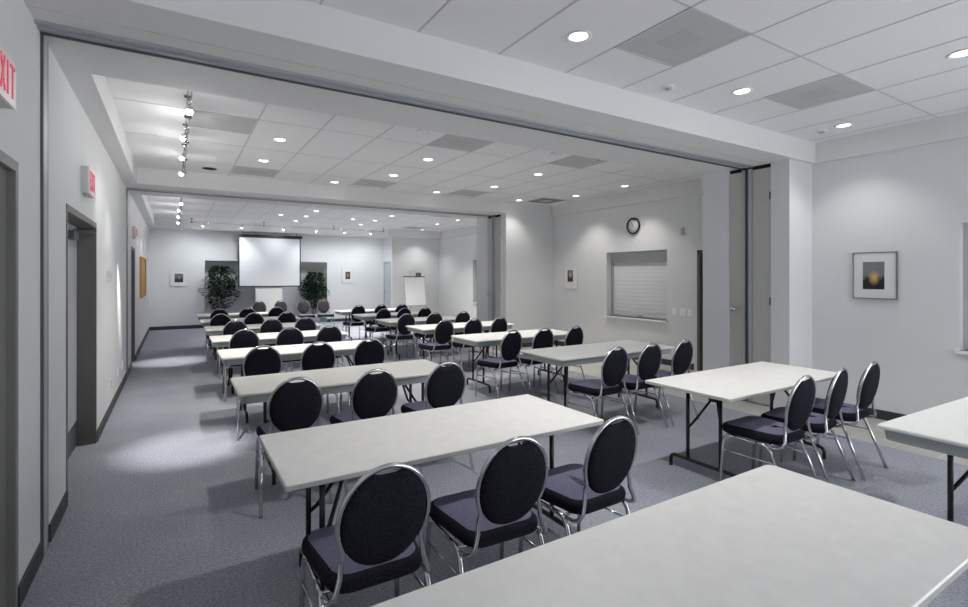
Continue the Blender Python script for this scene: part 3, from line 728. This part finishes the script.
# clock
t = thing('wall_clock', 'round black-rimmed wall clock above the serving hatch', 'clock', (XR2, 6.72, 2.58))
MB().lathe([(0.158, 0), (0.162, -0.03), (0.152, -0.045), (0.140, -0.040), (0.136, -0.018), (0.136, 0)], seg=32, axis='x').build('rim', 'black', t)
f = MB().lathe([(0.138, -0.012), (0.138, -0.018), (0.002, -0.018)], seg=32, axis='x').build('dial', 'clockface', t)
mb = MB()
for k in range(12):
    a = 2 * PI * k / 12; c, s_ = math.cos(a), math.sin(a)
    mb.tube([(-0.0185, 0.112 * s_, 0.112 * c), (-0.0185, 0.128 * s_, 0.128 * c)], 0.0028, 4)
mb.build('hour_marks', 'black', f)
for nm, ang, ln, r in (('hour_hand', 35, 0.065, 0.0045), ('minute_hand', -28 + 60, 0.10, 0.003)):
    a = math.radians(ang); MB().tube([(-0.021, -0.015 * math.sin(a), -0.015 * math.cos(a)), (-0.021, ln * math.sin(a), ln * math.cos(a))], r, 6).build(nm, 'black', t)

# small wall fittings
def wall_box(name, label, cat, x, sx, y, z, wy, hz, dp=0.012, detail=None, m='plate', group=None):
    t = thing(name, label, cat, (x, y, z), 0, group)
    MB().box((0, -wy / 2, -hz / 2), (sx * dp, wy / 2, hz / 2)).build('plate', m, t)
    if detail == 'outlet':
        for q in (-1, 1): MB().box((sx * dp, -0.018, q * 0.026 - 0.015), (sx * (dp + 0.003), 0.018, q * 0.026 + 0.015)).build('socket', 'diffuser', t)
    if detail == 'switch': MB().box((sx * dp, -0.008, -0.014), (sx * (dp + 0.008), 0.008, 0.014)).build('toggle', 'white', t)
    if detail == 'dial': MB().box((sx * dp, -wy * 0.3, -hz * 0.05), (sx * (dp + 0.004), wy * 0.3, hz * 0.3)).build('display', 'diffuser_dark', t)
wall_box('thermostat', 'grey thermostat on the left wall past the recessed door', 'thermostat', XL, 1, 7.01, 1.605, 0.16, 0.12, 0.035, 'dial', 'exitbox')
for y, lab in ((7.36, 'outlet low on left wall, nearest the recessed door'), (8.25, 'outlet low on left wall, second past the recessed door'), (8.90, 'outlet low on left wall, just before the second partition channel'),
               (13.05, 'outlet low on left wall below the notice board')):
    wall_box('wall_outlet', lab, 'outlet', XL, 1, y, 0.33, 0.075, 0.115, 0.008, 'outlet', 'plate', 'outlets along the left wall')
wall_box('wall_sensor', 'small grey sensor high on the wall right of the clock', 'sensor', XR2, -1, 5.62, 2.40, 0.06, 0.12, 0.03, 'dial', 'exitbox')
for y, wy, lab in ((5.79, 0.08, 'light switch plate closest to the serving hatch'), (5.62, 0.12, 'wide middle light switch plate right of the hatch'), (5.48, 0.08, 'light switch plate closest to the partition column')):
    wall_box('light_switch', lab, 'switch', XR2, -1, y, 0.98, wy, 0.12, 0.010, 'switch', 'plate', 'light switches beside the hatch')
t = thing('notice_board', 'tan wood-framed notice board on the far left wall', 'notice board', (XL, 13.95, 1.13))
MB().box((0, -0.85, 0.03), (0.03, 0.85, 0.87)).build('board', 'cork', t)
mb = MB()
for a, b in (((0, -0.9, 0), (0.045, 0.9, 0.04)), ((0, -0.9, 0.86), (0.045, 0.9, 0.90)), ((0, -0.9, 0.04), (0.045, -0.85, 0.86)), ((0, 0.85, 0.04), (0.045, 0.9, 0.86))): mb.box(a, b)
mb.build('frame', 'cork', t)

# ------------------------------------------------------------------ screen, flip chart, plants
t = thing('projection_screen', 'white pull-down projection screen on the back wall', 'projection screen', (2.60, 17.22, 1.25))
MB().box((-0.90, -0.004, 0.05), (0.90, 0.004, 1.60)).build('screen_fabric', 'screen', t)
mb = MB().box((-0.93, -0.006, 0.03), (-0.895, 0.006, 1.60)).box((0.895, -0.006, 0.03), (0.93, 0.006, 1.60)).box((-0.93, -0.006, 1.57), (0.93, 0.006, 1.60))
mb.build('black_border', 'black', t)
MB().tube([(-0.93, 0, 0.03), (0.93, 0, 0.03)], 0.018, 10).build('bottom_bar', 'aludark', t)
MB().box((-0.97, -0.06, 1.59), (0.97, 0.06, 1.67)).build('case', 'black', t)
mb = MB()
for s in (-1, 1): mb.tube([(s * 0.8, 0, 1.66), (s * 0.8, 0, ZS - 1.25)], 0.008, 6)
mb.build('hanger', 'black', t)

t = thing('display_panel', 'plain white panel standing on the floor directly below the screen', 'panel', (2.54, 17.06, 0))
MB().box((-0.39, -0.02, 0.04), (0.39, 0.02, 1.22)).build('board', 'paper', t)
for s in (-1, 1): MB().box((s * 0.30 - 0.025, -0.12, 0), (s * 0.30 + 0.025, 0.12, 0.04)).build('foot', 'aludark', t)
t = thing('flip_chart', 'flip chart easel with blank white pad below the far right downlight', 'flip chart', (7.14, 16.25, 0))
def tl(z): return -0.30 * (1.62 - z) / 1.62
MB().rings([[(-0.37, tl(0.62) - 0.03, 0.60), (0.37, tl(0.62) - 0.03, 0.60), (0.37, tl(0.62) - 0.015, 0.60), (-0.37, tl(0.62) - 0.015, 0.60)],
            [(-0.37, tl(1.55) - 0.03, 1.57), (0.37, tl(1.55) - 0.03, 1.57), (0.37, tl(1.55) - 0.015, 1.57), (-0.37, tl(1.55) - 0.015, 1.57)]], smooth=False).build('paper_pad', 'paper', t)
MB().box((-0.40, -0.05, 1.57), (0.40, -0.01, 1.605)).build('clamp_bar', 'aludark', t)
for s in (-1, 1): MB().tube([(s * 0.36, -0.01, 1.60), (s * 0.37, tl(0.6), 0.60), (s * 0.42, -0.30, 0.0)], 0.013, 8).build('leg', 'alu', t)
MB().tube([(0, 0.0, 1.58), (0, 0.40, 0.0)], 0.013, 8).build('leg', 'alu', t)
MB().box((-0.38, tl(0.58) - 0.07, 0.565), (0.38, tl(0.58), 0.585)).build('pen_tray', 'alu', t)

def ficus(x, y, h, rad, label, seed, lo, hi):
    rnd = random.Random(seed)
    t = thing('potted_ficus', label, 'plant', (x, y, 0), 0, 'potted ficus trees in the alcoves')
    p = MB().lathe([(0.13, 0), (0.17, 0.26), (0.19, 0.30), (0.175, 0.30), (0.165, 0.25)], seg=18).build('pot', 'pot', t)
    MB().lathe([(0.163, 0.24), (0.165, 0.255), (0.002, 0.262)], seg=18).build('soil', 'soil', p)
    tr = MB(); tips = []
    for k in range(5):
        a = 2 * PI * k / 5 + rnd.random(); b = rnd.uniform(0.12, 0.24)
        q = [(0.05 * math.cos(a), 0.05 * math.sin(a), 0.25), (0.09 * math.cos(a), 0.09 * math.sin(a), h * 0.42), (b * math.cos(a + 0.4), b * math.sin(a + 0.4), h * 0.72), (b * 1.2 * math.cos(a + 0.7), b * 1.2 * math.sin(a + 0.7), h * 0.92)]
        tr.tube(q, 0.010, 6); tips.append(q)
        for j in range(5):
            z = rnd.uniform(0.45, 0.9) * h; a2 = a + rnd.uniform(-1, 1); f = rad * rnd.uniform(0.5, 0.95) * (1 if math.sin(a2) < 0.2 else 0.5)
            q2 = [(0.1 * math.cos(a), 0.1 * math.sin(a), z - 0.12), (f * 0.6 * math.cos(a2), f * 0.6 * math.sin(a2), z + 0.05), (f * math.cos(a2), f * math.sin(a2), z + 0.02)]
            tr.tube(q2, 0.005, 5); tips.append(q2)
    tr.build('stems', 'stem', t)
    lf = MB(); n = 0
    while n < 1400:
        u = rnd.random(); th = rnd.uniform(0, 2 * PI); z = h * (0.30 + 0.70 * u)
        e = math.sin(PI * min(1, max(0, (z / h - 0.26) / 0.80))) ** 0.7
        rr = rad * e * math.sqrt(rnd.random()) * (1 + 0.25 * math.sin(3 * th + 9 * u))
        if z < h * 0.5 and rnd.random() < 0.55: continue
        if rnd.random() < 0.3 * (0.5 + 0.5 * math.sin(th * 4 + z * 11)): continue
        c = Vector((rr * math.cos(th), rr * math.sin(th), z))
        d = Vector((math.cos(th) + rnd.uniform(-0.6, 0.6), math.sin(th) + rnd.uniform(-0.6, 0.6), rnd.uniform(-1.0, 0.35))).normalized()
        s = d.cross(Vector((rnd.uniform(-0.4, 0.4), rnd.uniform(-0.4, 0.4), 1))).normalized(); up = s.cross(d)
        l, wd = rnd.uniform(0.09, 0.15), rnd.uniform(0.022, 0.036)
        if y + c.y > Y0 + 0.36: continue
        if y + c.y > Y0 - 0.12 and not (lo + 0.13 < x + c.x < hi - 0.13): continue
        lf.add([c, c + d * l * 0.45 + s * wd + up * 0.008, c + d * l, c + d * l * 0.45 - s * wd + up * 0.008, c + d * l * 0.5 - up * 0.004], [(0, 1, 4), (1, 2, 4), (2, 3, 4), (3, 0, 4)])
        n += 1
    lf.build('foliage', 'leaf', t)
ficus(1.20, 17.62, 1.92, 0.47, 'tall potted ficus in the left alcove beside the screen', 3, NL[0], NL[1])
ficus(4.10, 17.80, 1.75, 0.40, 'potted ficus in the right alcove beside the screen', 5, NR[0], NR[1])
